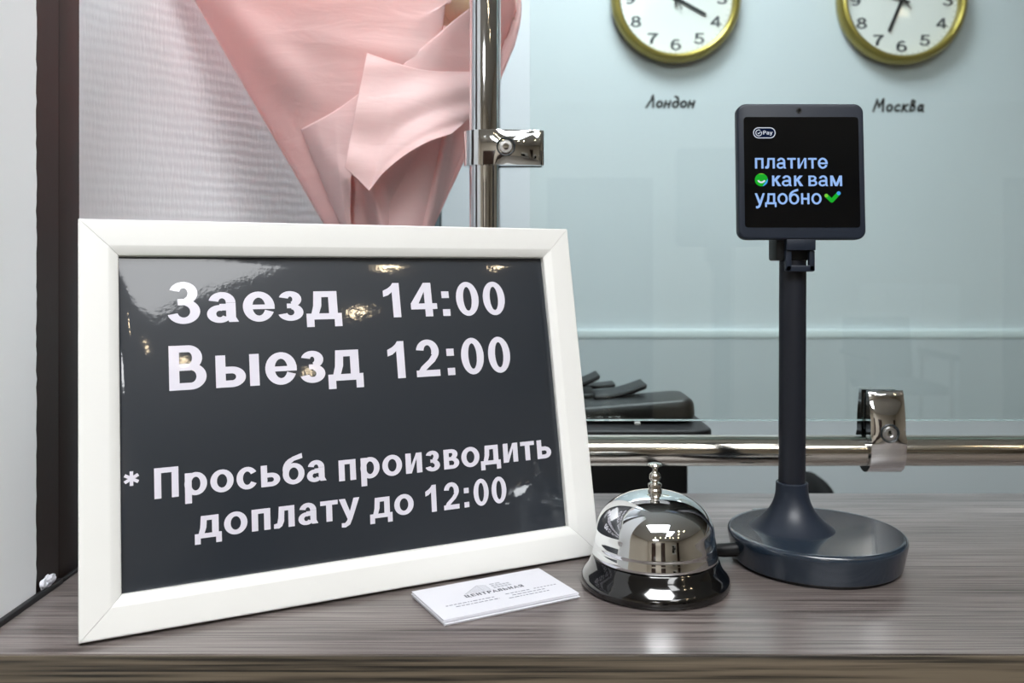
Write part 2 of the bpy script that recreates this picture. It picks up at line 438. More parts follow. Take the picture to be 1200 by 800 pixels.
    if ch == 'в': return bar(.09, 0, .09 + s, X) + bar(.09, X - h * .9, .40, X) + bar(.09, .31, .42, .31 + h * .85) + bar(.09, 0, .44, h * .9) + arc(.39, X - .195, .25, .195, s, h * .85, -90, 90) + arc(.42, .215, .275, .215, s, h * .85, -90, 90), .74
    if ch == 'т': return bar(.03, X - h, .63, X) + bar(.33 - s / 2, 0, .33 + s / 2, X), .66
    if ch == 'л': return bar(.70 - s, 0, .70, X) + bar(.19, X - h, .70, X) + [[(.19, X), (.19 + s * .9, X), (.17 + s * .9, .22), (.29, .06), (.19, -.01), (.02, 0), (.02, .145), (.13, .17), (.165, .35)]], .79
    if ch == 'у' or ch == 'y': return [[(.01, X), (.01 + s * 1.05, X), (.44, .12), (.40, -.05), (.30, 0)], [(.73 - s, X), (.73, X), (.47, 0), (.38, -.20), (.22, -.285), (.09, -.27), (.09, -.12), (.2, -.13), (.27, -.06), (.32, .06)]], .74
    if ch == 'к': return bar(.09, 0, .09 + s, X) + [[(.09 + s * .7, .30), (.09 + s * .7, .44), (.45, X), (.68, X), (.37, .37)], [(.26, .42), (.40, .46), (.70, 0), (.47, 0)]], .70
    if ch == 'м': return bar(.09, 0, .09 + s, X) + bar(.90 - s, 0, .90, X) + [[(.09, X), (.09 + s * 1.25, X), (.58, .0), (.41, .0)], [(.90, X), (.90 - s * 1.25, X), (.41, 0), (.58, 0)]], .99
    if ch == 'н': return bar(.09, 0, .09 + s, X) + bar(.69 - s, 0, .69, X) + bar(.09, X / 2 - h / 2, .69, X / 2 + h / 2), .78
    return g, .5
def word(txt, x0, x1, base, cap, s=.205, h=.155, X=.735, track=0.0, slant=0.0):
    """polygons of a word set so that its ink runs from x0 to x1"""
    polys = []; pen = 0
    for ch in txt:
        g, adv = glyph(ch, s, h, X)
        polys += [[(x + pen, y) for x, y in p] for p in g]; pen += adv + track
    xs = [x for p in polys for x, y in p]; a, b = min(xs), max(xs); k = (x1 - x0) / (b - a)
    return [[(x0 + (x - a) * k + slant * y * cap, base + y * cap) for x, y in p] for p in polys]
def put(mb, polys, mx=None, z=0, mi=0):
    for p in polys:
        ar = sum(p[i][0] * p[(i + 1) % len(p)][1] - p[(i + 1) % len(p)][0] * p[i][1] for i in range(len(p)))
        if ar < 0: p = p[::-1]
        mb.add([(x, y, z) for x, y in p], [tuple(range(len(p)))], False, mx, mi)

# ------------------------------------------------------------------ the room
XW = -0.2925                               # face of the white wall panel on the left
YB = 2.05                                  # back wall of the office
m = MB(); m.box((-2.7, -6.2, ZF - .05), (5.4, 2.3, ZF)); struct(m.build('floor', M['floor']))
m = MB(); m.box((-2.7, -6.2, ZC), (5.4, 2.3, ZC + .05)); struct(m.build('ceiling', M['ceiling']))
m = MB(); m.box((-1.6, YB, ZF), (5.4, YB + .1, ZC)); struct(m.build('wall_back', M['back_wall']))
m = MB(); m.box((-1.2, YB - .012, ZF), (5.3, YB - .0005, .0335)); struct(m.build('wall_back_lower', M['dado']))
m = MB(); m.box((-1.2, YB - .014, .034), (5.3, YB - .0005, .056), bevel=.004); struct(m.build('trim_1', M['ledge']))
m = MB(); m.box((5.3, -6.1, ZF), (5.4, YB, ZC)); struct(m.build('wall_right', M['lobby_wall']))
m = MB(); m.box((-2.7, -6.2, ZF), (5.4, -6.1, ZC)); struct(m.build('wall_front', M['lobby_wall']))
m = MB(); m.box((-2.7, -6.1, ZF), (-2.6, YB, ZC)); struct(m.build('wall_left_far', M['lobby_wall']))
m = MB(); m.box((-2.6, .545, ZF), (-.425, .60, ZC)); struct(m.build('wall_left_front', M['wenge']))
# white wall panel beside the counter, its cut edge slightly ragged
ys = []; n = 90
z = -1.1; vs = []; fs = []
N = 160
for i in range(N + 1):
    z = ZF + (ZC - ZF) * i / N
    z = -.02 + .62 * (i - 20) / 120 if 20 <= i <= 140 else (ZF + (-.02 - ZF) * i / 20 if i < 20 else .6 + (ZC - .6) * (i - 140) / 20)
    ye = .5405 + random.uniform(-.0007, .0007)
    vs += [(XW, .30, z), (XW, ye, z), (XW - .125, ye, z), (XW - .125, .30, z)]
for i in range(N):
    a, b = 4 * i, 4 * (i + 1)
    for k in range(4):
        fs.append((a + k, b + k, b + (k + 1) % 4, a + (k + 1) % 4))
fs += [(0, 1, 2, 3), (4 * N + 3, 4 * N + 2, 4 * N + 1, 4 * N)]
m = MB(); m.add(vs, fs); struct(m.build('wall_left', M['white_wall']))
# dark jamb: two boards with a groove between
m = MB()
m.box((-.42, .5425, ZF), (XW - .0025, .5718, ZC))
m.box((-.42, .5718, ZF), (XW - .0055, .5735, ZC))
m.box((-.42, .5735, ZF), (XW - .0030, .6012, ZC), bevel=.0012)
struct(m.build('trim_2', M['wenge']))
# wallpapered wall standing at an angle behind the jamb
P0, dirv = Vector((-.417, .85, 0)), Vector((.825, 1, 0))
def wallpt(t): return P0 + dirv * t
L0, L1 = wallpt(-.16), wallpt(.383)
ang = atan2(dirv.y, dirv.x); ln = (L1 - L0).length
wm = T(L0.x, L0.y, 0) @ Matrix.Rotation(ang, 4, 'Z')
m = MB(); m.box((0, 0, ZF), (ln - .012, .06, ZC)); o = m.build('wall_left_back', M['wallpaper']); o.matrix_world = wm; struct(o)
m = MB(); m.box((ln - .012, .0, ZF), (ln - .0005, .06, ZC)); o = m.build('trim_3', M['end_grey']); o.matrix_world = wm; struct(o)
m = MB(); m.box((ln, .001, ZF), (ln + .004, .06, ZC)); o = m.build('trim_4', M['black_matte']); o.matrix_world = wm; struct(o)
# wall closing the gap between jamb and wallpapered wall
a, b = Vector((-.41, .585, 0)), L0
d = (b - a); m = MB(); m.box((0, 0, ZF), (d.length, .04, ZC)); o = m.build('wall_left_return', M['white_wall'])
o.matrix_world = T(a.x, a.y, 0) @ Matrix.Rotation(atan2(d.y, d.x), 4, 'Z'); struct(o)
# doors in the far lobby wall
for i, (x0, x1) in enumerate(((-1.7, -.8), (.3, 1.2), (4.2, 4.9))):
    m = MB(); m.box((x0, -6.1, ZF), (x1, -6.06, ZF + 2.05), bevel=.004)
    for zz in (ZF + .15, ZF + 1.1):
        m.box((x0 + .1, -6.065, zz), (x1 - .1, -6.052, zz + .8), bevel=.004)
    dr = struct(m.build('door_%d' % (i + 1), M['door']))
    m = MB(); m.tube([(x1 - .06, -6.06, ZF + 1), (x1 - .06, -6.01, ZF + 1), (x1 - .17, -6.01, ZF + 1)], .009, 10); m.build('door_handle', M['nickel'], dr)

# ceiling lamps and added light panels
def panel(name, x, y, sx, sy, mt, label, group):
    e = empty(name, (x, y, ZC), label, 'ceiling lamp', group)
    m = MB(); m.box((-sx / 2, -sy / 2, -.004), (sx / 2, sy / 2, -.0005)); m.build('diffuser', mt, e)
    m = MB()
    for q in (-1, 1):
        m.box((q * sx / 2 - .012, -sy / 2 - .012, -.012), (q * sx / 2 + .012, sy / 2 + .012, 0))
        m.box((-sx / 2, q * sy / 2 - .012, -.012), (sx / 2, q * sy / 2 + .012, 0))
    m.build('frame', M['lamp_ring'], e)
panel('ceiling_light_panel', 1.02, -1.65, .55, 1.2, M['sign_glow_panel'], 'long dim glowing panel on the lobby ceiling, added for its reflection in the sign', 'added glow panels')  # added glow panel, makes the bright band mirrored in the sign
for x, y, sx, sy in ((.12, -.75, 1.2, 1.0), (-.6, -4.6, .9, .9)):  # second panel is unseen fill, added to brighten the lobby rear
    panel('ceiling_light_panel', x, y, sx, sy, M['lobby_panel'], 'flat white panel on the lobby ceiling, near one a lamp, rear one added fill', 'lobby panel lamps')
panel('ceiling_light_panel', .22, 1.3, .6, .6, M['office_panel'], 'cool white ceiling panel lamp above the desk behind the glass', None)
def downlight(x, y):
    e = empty('ceiling_downlight', (x, y, ZC), 'small round warm downlight in the lobby ceiling', 'ceiling lamp', 'lobby downlights')
    m = MB(); m.lathe([(.001, -.004), (.042, -.004), (.042, -.001)], 20); m.build('bulb', M['spot'], e)
    m = MB(); m.lathe([(.043, 0), (.043, -.006), (.058, -.006), (.062, 0)], 24, cap0=False, cap1=False); m.build('ring', M['lamp_ring'], e)
for x, y in ((1.62, -.92), (2.02, -1.56), (1.85, -2.95), (2.15, -.78), (.2, -2.9), (-.4, -2.9), (.8, -2.9), (1.4, -2.9), (2.8, -2.9)):
    downlight(x, y)

# visitor chair and white cabinet across the lobby, seen in the glass
e = empty('visitor_chair', (2.78, -4.9, ZF), 'dark visitor armchair across the lobby mirrored in the glass', 'chair')
m = MB(); m.box((-.25, -.25, .40), (.25, .25, .47), bevel=.02); m.build('seat', M['chair_dark'], e)
m = MB(); m.box((-.25, -.04, .44), (.25, .03, .92), mx=T(0, -.25, 0) @ Matrix.Rotation(.15, 4, 'X'), bevel=.02); m.build('backrest', M['chair_dark'], e)
for sx in (-1, 1):
    m = MB(); m.box((sx * .29 - .03, -.28, .64), (sx * .29 + .03, .26, .68), bevel=.012); m.build('armrest', M['chair_dark'], e)
    for sy in (-1, 1):
        m = MB(); m.tube([(sx * .27, sy * .24, 0), (sx * .28, sy * .22, .65)], .014, 10); m.build('leg', M['nickel'], e)
e = empty('white_cabinet', (3.25, -5.8, ZF), 'tall white cabinet against the far lobby wall, mirrored in the glass', 'cabinet')
m = MB(); m.box((-.3, -.25, 0), (.3, .25, 1.15), bevel=.004); m.build('body', M['cabinet'], e)
for sx in (-1, 1):
    m = MB(); m.box((sx * .15 - .146, .25, .02), (sx * .15 + .146, .268, 1.13), bevel=.003); dd = m.build('door', M['cabinet'], e)
    m = MB(); m.tube([(sx * .03, .28, .55), (sx * .03, .28, .68)], .006, 8); m.build('handle', M['nickel'], dd)

# ------------------------------------------------------------------ reception counter
YF, YK = .4626, .7895
XL, XR = XW + .0005, 1.35
e = empty('reception_counter', (XL, YF, ZF), 'grey-brown wood-grain reception counter that everything in front stands on', 'counter')
iv = e.matrix_world.inverted()
iv = T(-XL, -YF, -ZF)
m = MB(); m.box((XL, YF + .001, -.036), (XR, YK, 0), mx=iv); m.build('worktop', M['top'], e)
m = MB(); m.box((XL, YF - .0008, -.036), (XR, YF + .001, -.0006), mx=iv, bevel=.0004); m.build('edge_band', M['edge'], e)['label'] = 'browner wood-grain front edge band'
m = MB(); m.box((XL, YF + .012, ZF), (XR, YF + .032, -.036), mx=iv); m.build('front_panel', M['front'], e)
for x in (XL + .03, .5, XR - .02):
    m = MB(); m.box((x, YF + .032, ZF), (x + .018, YK - .02, -.036), mx=iv); m.build('support_panel', M['front'], e)

m = MB()
m.box((XW, YF, .0), (XW + .0034, .5665, .0036), bevel=.0007)
m.box((XW, .5665, .0), (XW + .0026, .6, .0022), bevel=.0005)
tag(m.build('sealing_strip', M['black_strip']), 'thin black sealing strip where the counter meets the left wall', 'strip')
bm = bmesh.new(); bmesh.ops.create_icosphere(bm, subdivisions=3, radius=1)
for v in bm.verts:
    k = 1 + .28 * sin(7 * v.co.x + 3 * v.co.z) * cos(5 * v.co.y) + random.uniform(-.08, .08)
    v.co = Vector((v.co.x * .0020 * k, v.co.y * .0085 * k, v.co.z * .0036 * k))
m = MB(); c = Vector((XW + .0010, .5515, .0064)); m._bm(bm, T(*c), 0, False)
tag(m.build('plaster_chip', M['chip']), 'small broken white plaster chip at the foot of the dark jamb', 'plaster chip')

# ------------------------------------------------------------------ framed sign
bx, by, yaw, tilt, fw, fh, fm = -.2345, .4754, .4634, .1953, .3321, .237, .0217
FT = .011
kk = (CH - FT * sin(tilt)) / CH
uu = Vector((cos(yaw), sin(yaw), 0)); nn = Vector((-sin(yaw), cos(yaw), 0))
vv = Vector((0, 0, 1)) * cos(tilt) + nn * sin(tilt); ff = uu.cross(vv)
BL = Vector((bx * kk, by * kk, CH * (1 - kk)))
fmx = Matrix(((uu.x, vv.x, ff.x, BL.x), (uu.y, vv.y, ff.y, BL.y), (uu.z, vv.z, ff.z, BL.z), (0, 0, 0, 1))) @ Matrix.Scale(kk, 4)
fmx3 = fmx.copy()
sign = empty('framed_sign', None, 'white picture frame leaning back on the counter with dark check-in notice', 'sign', mx=T(*BL) @ Matrix(((uu.x, vv.x, ff.x), (uu.y, vv.y, ff.y), (uu.z, vv.z, ff.z))).to_4x4())
prof = [(0, -FT), (0, -.0012), (.0003, -.0004), (.0011, 0), (.0155, 0), (.0165, -.0003), (.0205, -.0022), (.0214, -.0029), (.0217, -.0036), (.0217, -FT)]
g = .00012
for k, (ox, oy, dx, dy, L) in enumerate(((0, 0, 1, 0, fw), (fw, 0, 0, 1, fh), (fw, fh, -1, 0, fw), (0, fh, 0, -1, fh))):
    nx, ny = -dy, dx
    vs = []; fs = []
    for s0, e0 in ((0, 1), (L, -1)):
        for t, d in prof:
            a = s0 + e0 * (t + g)
            vs.append(Vector((ox + dx * a + nx * t, oy + dy * a + ny * t, d)) * kk)
    n = len(prof)
    for i in range(n): fs.append((i, (i + 1) % n, n + (i + 1) % n, n + i))
    fs.append(tuple(range(n - 1, -1, -1))); fs.append(tuple(range(n, 2 * n)))
    m = MB(); m.add(vs, fs, True); o = m.build('frame_rail', M['white_frame'], sign, sharp=20)
K = Matrix.Scale(kk, 4)
def bow(x, y):
    """the sheet and its clear cover bow slightly towards the viewer inside the frame"""
    a = (x - fm) / (fw - 2 * fm); b = (y - fm) / (fh - 2 * fm)
    return -.0072 + .0050 * max(0, 4 * b * (1 - b)) * max(.0, 4 * a * (1 - a)) ** .25
m = MB(); vs = []; fs = []; nx_, ny_ = 60, 44
for j in range(ny_ + 1):
    for i in range(nx_ + 1):
        x = fm - .003 + (fw - 2 * fm + .006) * i / nx_; y = fm - .003 + (fh - 2 * fm + .006) * j / ny_
        vs.append((x, y, bow(min(max(x, fm), fw - fm), min(max(y, fm), fh - fm))))
for j in range(ny_):
    for i in range(nx_): a = j * (nx_ + 1) + i; fs.append((a, a + 1, a + nx_ + 2, a + nx_ + 1))
m.add(vs, fs, True, K); sh = m.build('printed_sheet', M['sheet'], sign)
m = MB()
lines = [('Заезд', .0487, .1558, .1737, .0255), ('14:00', .1852, .2766, .1737, .0238),
         ('Выезд', .0487, .1676, .1333, .0268), ('12:00', .1850, .2762, .1325, .0248),
         ('*', .0234, .0316, .0712, .0173), ('Просьба', .0396, .1402, .0716, .0174), ('производить', .1482, .3030, .0700, .0176),
         ('доплату', .0613, .1608, .0462, .0173), ('до', .1675, .1972, .0444, .0173), ('12:00', .2056, .2652, .0436, .0174)]
for t, x0, x1, b, c in lines: put(m, word(t, x0, x1, b, c), K, 0)
m.v = [Vector((p.x, p.y, bow(p.x / kk, p.y / kk) * kk + .00016)) for p in m.v]
o = m.build('lettering', M['sheet_text'], sh); o['label'] = 'pale bold Cyrillic lettering and times'
m = MB(); m.box((fm - .006, fm - .006, -.0105), (fw - fm + .006, fh - fm + .006, -.0078), mx=K); m.build('backing_board', M['backing'], sign)
# folding strut behind the board
m = MB()
m.prism([(fw / 2 - .03, .012), (fw / 2 + .03, .012), (fw / 2 + .02, .16), (fw / 2 - .02, .16)], -.0018, 0, mx=T(0, 0, -.012 * kk) @ K @ T(0, .16, 0) @ Matrix.Rotation(.30, 4, 'X') @ T(0, -.16, 0))
m.build('strut', M['backing'], sign)

# ------------------------------------------------------------------ business cards
cx, cy, ca, cl, cw = -.0105, .5406, .4864, .0902, .0495
CT = .00042; NC = 8
sc = (CH - CT * NC) / (CH - .004)
for k in range(NC):
    top = k == NC - 1
    dx, dy, da = ((0, 0, 0) if top else (random.uniform(-.0004, .0004) + (.0007 if k < 3 else 0), random.uniform(-.0004, .0004) - (.0006 if k < 3 else 0), random.uniform(-.004, .004)))
    m = MB(); m.box((-cl / 2, -cw / 2, 0), (cl / 2, cw / 2, CT - .00006))
    o = m.build('business_card', M['card'])
    o.matrix_world = T(cx * sc + dx, cy * sc + dy, k * CT + .0001) @ Matrix.Rotation(ca + da, 4, 'Z')
    if top:
        tag(o, 'printed white business card on top of the small stack before the sign', 'card', 'business cards in the stack')
        zt = CT
        m = MB(); put(m, word('ЦЕНТРАЛЬНАЯ', -.0195, .0205, -.0005, .0042, s=.24, h=.18), None, zt); m.build('lettering', M['ink'], o)
        m = MB()   # line drawing of a building above the words
        ft = [((-.0185, .0045), (-.0055, .0150)), ((-.0055, .0150), (-.0005, .0128)), ((-.0055, .0150), (-.0055, .0045)), ((-.0005, .0128), (-.0005, .0045))]
        for a, b in ft: put(m, stroke([a, b], .0004), None, zt)
        for i in range(7):
            y = .0052 + i * .0013
            xa = -.0185 + (y - .0045) * 1.24
            put(m, stroke([(xa, y), (-.0058, y + .0004)], .00045), None, zt)
            put(m, stroke([(-.0052, y + .0003), (-.0008, y)], .0004), None, zt)
        for i in range(2):
            y = .0058 + i * .0032
            for j in range(5): put(m, bar(.0025 + j * .0026, y, .0045 + j * .0026, y + .0022), None, zt)
        for j in range(2): put(m, bar(.0025 + j * .004, .0122, .0058 + j * .004, .0138), None, zt)
        m.build('building_drawing', M['ink2'], o)
        m = MB(); rr = random.Random(3)   # two columns of fine print, too small to read
        for x0, x1, y in ((-.036, -.004, -.0075), (-.031, -.002, -.0110), (.004, .021, -.0068), (.007, .030, -.0102), (.003, .031, -.0137)):
            x = x0
            while x < x1:
                L = rr.uniform(.0010, .0034); put(m, bar(x, y, min(x + L, x1), y + .0011), None, zt); x += L + .0007
        for x0, x1 in ((.024, .040),):
            x = x0
            while x < x1: put(m, bar(x, -.0066, x + .0016, -.0055), None, zt); x += .0024
        m.build('fine_print', M['ink3'], o)
    else:
        tag(o, 'plain-edged white business card in the small stack beneath the printed top card', 'card', 'business cards under the top card')

# ------------------------------------------------------------------ service bell
bX, bY = .0921, .5667
bell = empty('service_bell', (bX, bY, 0), 'chrome counter bell with black base between card stack and terminal', 'bell')
m = MB(); m.lathe([(.001, .0002), (.0462, .0002), (.0474, .0012), (.0477, .0028), (.0474, .0052), (.0466, .0070), (.0450, .0088), (.0432, .0112), (.0418, .0140), (.0408, .0165), (.0400, .0178), (.0380, .0184), (.001, .0184)], 96); m.build('base', M['black_gloss'], bell)
dome = [(.0380, .0182), (.0396, .0184), (.0400, .0190), (.0400, .0205), (.0393, .0236), (.0388, .0252), (.0391, .0262), (.0389, .0275), (.0385, .0290), (.0378, .0330)]
for k in range(1, 22):
    t = pi / 2 * k / 21
    dome.append((.0378 * cos(t) ** .88 if k < 21 else .0004, .0330 + .0262 * sin(t)))
m = MB(); m.lathe(dome, 128, cap0=False); m.build('dome', M['chrome'], bell, sharp=60)
m = MB(); m.lathe([(.0046, .0580), (.0046, .0604), (.0040, .0612), (.0040, .0622), (.0044, .0626), (.0044, .0640), (.0034, .0648), (.001, .0648)], 32); m.build('nut', M['nickel'], bell, sharp=20)
pr = [(.0022, .0640)] + [(max(.0016, .0037 * sin(pi * k / 12)), .0685 - .0037 * cos(pi * k / 12)) for k in range(2, 11)] + [(.0016, .0724), (.0018, .0742), (.0030, .0752), (.0044, .0757), (.0046, .0763), (.0042, .0770), (.0028, .0775), (.0004, .0777)]
m = MB(); m.lathe(pr, 32); m.build('plunger', M['nickel'], bell)

# ------------------------------------------------------------------ payment terminal
tX, tY = .2100, .6083
term = empty('payment_terminal', (tX, tY, 0), 'dark slate payment terminal with lit square screen on a pole and round base', 'payment terminal')
def loc(mx): return T(-tX, -tY, 0) @ mx
m = MB(); m.lathe([(.001, .0), (.0535, .0), (.054, .0022), (.001, .0022)], 80); m.build('rubber_foot', M['black_strip'], term)
m = MB(); m.lathe([(.001, .0022), (.0553, .0022), (.0560, .0028), (.0588, .0165), (.0592, .0188), (.0590, .0205), (.0582, .0217), (.0570, .0222), (.0550, .0220), (.001, .0220)], 128); m.build('base', M['term_gloss'], term)
sX, sY = .1952, .613
fl = []
for k in range(25):
    t = k / 24
    fl.append((.0108 + .0182 * (1 - t) ** 2.6, .0218 + .0318 * t))
fl = [(.0300, .0216)] + fl + [(.0104, .0540), (.0090, .0541)]
m = MB(); m.lathe(fl, 80, mx=loc(T(sX, sY, 0)), cap1=False); m.build('flared_collar', M['term'], term)
m = MB(); m.tube([(sX, sY, .040), (sX + .0006, sY, .212)], .0091, 48, mx=loc(Matrix())); m.build('pole', M['term_dark'], term)
m = MB(); m.box((.1815, .6035, .2080), (.2040, .6225, .2320), mx=loc(Matrix()), bevel=.0015); m.build('clip', M['black_matte'], term)
# looped bracket under the display
bo = rrect(-.0099, -.0105, .0099, .0120, .0026); 
m = MB()
bmx = loc(T(.1963, .5985, .2110) @ XZ)
m.box((-.0099, .0040, -.004), (.0099, .0120, .0022), mx=bmx, bevel=.0006)
for a, b in (((-.0099, -.0103), (-.0060, .0042)), ((.0062, -.0103), (.0099, .0042))):
    m.prism(rrect(a[0], a[1], b[0], b[1], .0012), -.004, .0004, mx=bmx, bevel=.0005)
m.prism(rrect(-.0099, -.0105, .0099, -.0062, .0019), -.004, .0004, mx=bmx, bevel=.0005)
m.build('bracket', M['term'], term)
# display: local frame with x right, y up, z to camera
dx_, dz_ = .0432, .0465
dmx = loc(T(.1970, .5980, .2688) @ XZ @ Matrix.Rotation(radians(-3.0), 4, 'X'))
hs = MB(); hs.prism(rrect(-dx_, -dz_, dx_, dz_, .0062, 10), -.0085, 0, mx=dmx, bevel=.0016, seg=4); hs.build('display_housing', M['term'], term)
m = MB(); m.prism(rrect(-.0390, -.0383, .0392, .0372, .0022), -.002, .00025, mx=dmx); scn = m.build('screen', M['screen'], term)
m = MB(); m.prism([(.0020 * cos(2 * pi * k / 24) - .0010, .0020 * sin(2 * pi * k / 24) + .0418) for k in range(24)], -.001, .0003, mx=dmx)
m.prism([(.0010 * cos(2 * pi * k / 24) - .0010, .0010 * sin(2 * pi * k / 24) + .0418) for k in range(24)], -.001, .0005, mx=dmx, mi=1); m.build('camera_lens', [M['black_matte'], M['screen']], term)
PX = .598 / F
def sp(px, py): return ((px - 939.3) * PX, (201 - py) * PX)
zt = .0005
m = MB()
def sw(txt, xa, xb, yb, yx, **k):
    x0, b = sp(xa, yb); x1, t = sp(xb, yx); X = .74
    put(m, word(txt, x0, x1, b, (t - b) / X, X=X, s=.155, h=.132, **k), dmx, zt)
sw('платите', 884.6, 969.8, 197.9, 185.4)
sw('как', 904.3, 940.8, 218.6, 206.2); sw('вам', 946.9, 986.3, 218.6, 206.2)
sw('удобно', 883.8, 961.9, 239.9, 227.0)
m.build('screen_text', M['scr_text'], scn)['label'] = 'light blue screen lettering'
m = MB()
c = sp(891.8, 211.2); r = 7.6 * PX
put(m, [[(c[0] + r * cos(2 * pi * k / 40), c[1] + r * sin(2 * pi * k / 40)) for k in range(40)]], dmx, zt, 0)
put(m, [[(c[0] + r * cos(radians(-80 + 90 * k / 12)), c[1] + r * sin(radians(-80 + 90 * k / 12))) for k in range(13)]], dmx, zt + .00004, 2)
put(m, [[(c[0] + r * cos(radians(60 + 60 * k / 12)), c[1] + r * sin(radians(60 + 60 * k / 12))) for k in range(13)]], dmx, zt + .00004, 3)
put(m, arc(c[0], c[1] + .1 * r, .66 * r, .62 * r, .26 * r, .26 * r, 200, 340), dmx, zt + .00008, 1)
m.build('smile_emblem', [M['scr_green'], M['scr_white'], M['scr_blue'], M['scr_lime']], scn)['label'] = 'round green emblem with a white smile'
m = MB(); p = [sp(967.5, 229.8), sp(973.8, 235.8), sp(982, 227.0)]
def fat(pts, w): 
    q = stroke(pts, w)
    for (x, y) in (pts[0], pts[-1]): q.append([(x + w / 2 * cos(2 * pi * k / 16), y + w / 2 * sin(2 * pi * k / 16)) for k in range(16)])
    return q
put(m, fat(p, 4.6 * PX), dmx, zt, 0)
put(m, [[(p[2][0] + 2.3 * PX * cos(2 * pi * k / 16), p[2][1] + 2.3 * PX * sin(2 * pi * k / 16)) for k in range(16)]], dmx, zt + .00005, 1)
put(m, [[(p[0][0] + 2.1 * PX * cos(2 * pi * k / 16), p[0][1] + 2.1 * PX * sin(2 * pi * k / 16)) for k in range(16)]], dmx, zt + .00005, 2)
m.build('check_emblem', [M['scr_green'], M['scr_blue'], M['scr_lime']], scn)['label'] = 'green check mark'
m = MB()
a, b = sp(883.0, 162.2), sp(909.2, 149.3)
def ring(o, i): return [[o[k], o[(k + 1) % len(o)], i[(k + 1) % len(o)], i[k]] for k in range(len(o))]
wr = .95 * PX; h2 = (b[1] - a[1]) / 2
o_ = rrect(a[0], a[1], b[0], b[1], h2 * .98, 10); i_ = rrect(a[0] + wr, a[1] + wr, b[0] - wr, b[1] - wr, h2 * .98 - wr, 10)
put(m, [o_], dmx, zt, 1); put(m, ring(o_, i_), dmx, zt + .00005, 0)
c = sp(889.6, 155.8); put(m, arc(c[0], c[1], 3.9 * PX, 3.9 * PX, .8 * PX, .8 * PX, 60, 385), dmx, zt + .00005)
put(m, stroke([sp(888.2, 155.8), sp(889.4, 157.0), sp(892.0, 154.2)], .8 * PX), dmx, zt + .00006)
x0, y0 = sp(894.8, 157.8); x1, y1 = sp(905.8, 153.2); put(m, word('Pay', x0, x1, y0, y1 - y0, s=.17, h=.14), dmx, zt + .00005)
m.build('pay_badge', [M['scr_white'], M['scr_navy']], scn)['label'] = 'white outlined pill badge with check ring'
# cables leaving the base to the left
for k, (dy, zz) in enumerate(((-.004, .0100), (.004, .0062))):
    P = [(.158, .603 + dy, .0125 - .004 * k), (.146, .603 + dy, .0115 - .004 * k), (.132, .612 + dy, .0085 - .003 * k), (.120, .640, .0030 + .006 * (k == 0)), (.118 + .004 * k, .70, .0030), (.126 + .008 * k, .75, .0030), (.127 + .008 * k, .78, .0030)]
    m = MB(); m.tube(P, [.0044, .0040, .0032] + [.0028] * 4, 14, mx=loc(Matrix())); m.build('cable', M['black_matte'], term)

m = MB(); p0 = at(881, 607, .712); m.box((p0.x, .700, .0001), (p0.x + .0095, .7115, .0085), bevel=.001); m.box((p0.x + .0095, .702, .0001), (p0.x + .021, .709, .0035), bevel=.001)
tag(m.build('plastic_clip', M['clear']), 'small pale see-through plastic clip on the counter behind the terminal base', 'clip')

# ------------------------------------------------------------------ glass screen on chrome tubes
YG = .715; TR = .0127
pX = (568.5 - 600) / F * YG
bz = CH - (527.5 - HY) / F * YG
ra = empty('chrome_post', (pX, YG, 0), 'upright polished chrome tube in front of the pink bouquet', 'post')
m = MB(); m.tube([(0, 0, 0.0), (0, 0, ZC - .001)], TR, 64); m.build('tube', M['chrome'], ra)
m = MB(); m.lathe([(.03, .0), (.03, .004), (.028, .006), (.0135, .007)], 48, cap1=False); m.build('floor_flange', M['chrome'], ra)
ba = empty('chrome_rail', (pX + TR, YG, bz), 'horizontal polished chrome rail under the glass screen', 'rail')
m = MB(); m.tube([(-.0005, 0, 0), (XR - pX, 0, 0)], TR * .98, 64); m.build('tube', M['chrome2'], ba)
m = MB(); m.lathe([(.0165, 0), (.0165, .012), (.0155, .0135), (.0128, .0137)], 48, mx=Matrix.Rotation(pi / 2, 4, 'Y'), cap1=False, cap0=False); m.build('socket', M['chrome'], ba)
gx0 = (621 - 600) / F * YG; gz0 = CH - (492 - HY) / F * YG
m = MB(); lo, hi = (gx0, YG - .004, gz0), (XR - .02, YG + .004, ZC - .3)
V = [(x, y, z) for x in (lo[0], hi[0]) for y in (lo[1], hi[1]) for z in (lo[2], hi[2])]
m.add(V, [(0, 4, 5, 1), (2, 3, 7, 6)], mi=0); m.add(V, [(0, 1, 3, 2), (4, 6, 7, 5), (0, 2, 6, 4), (1, 5, 7, 3)], mi=1)
tag(m.build('glass_screen', [M['glass'], M['glass_edge']]), 'clear glass screen held by chrome clamps above the counter', 'glass screen')
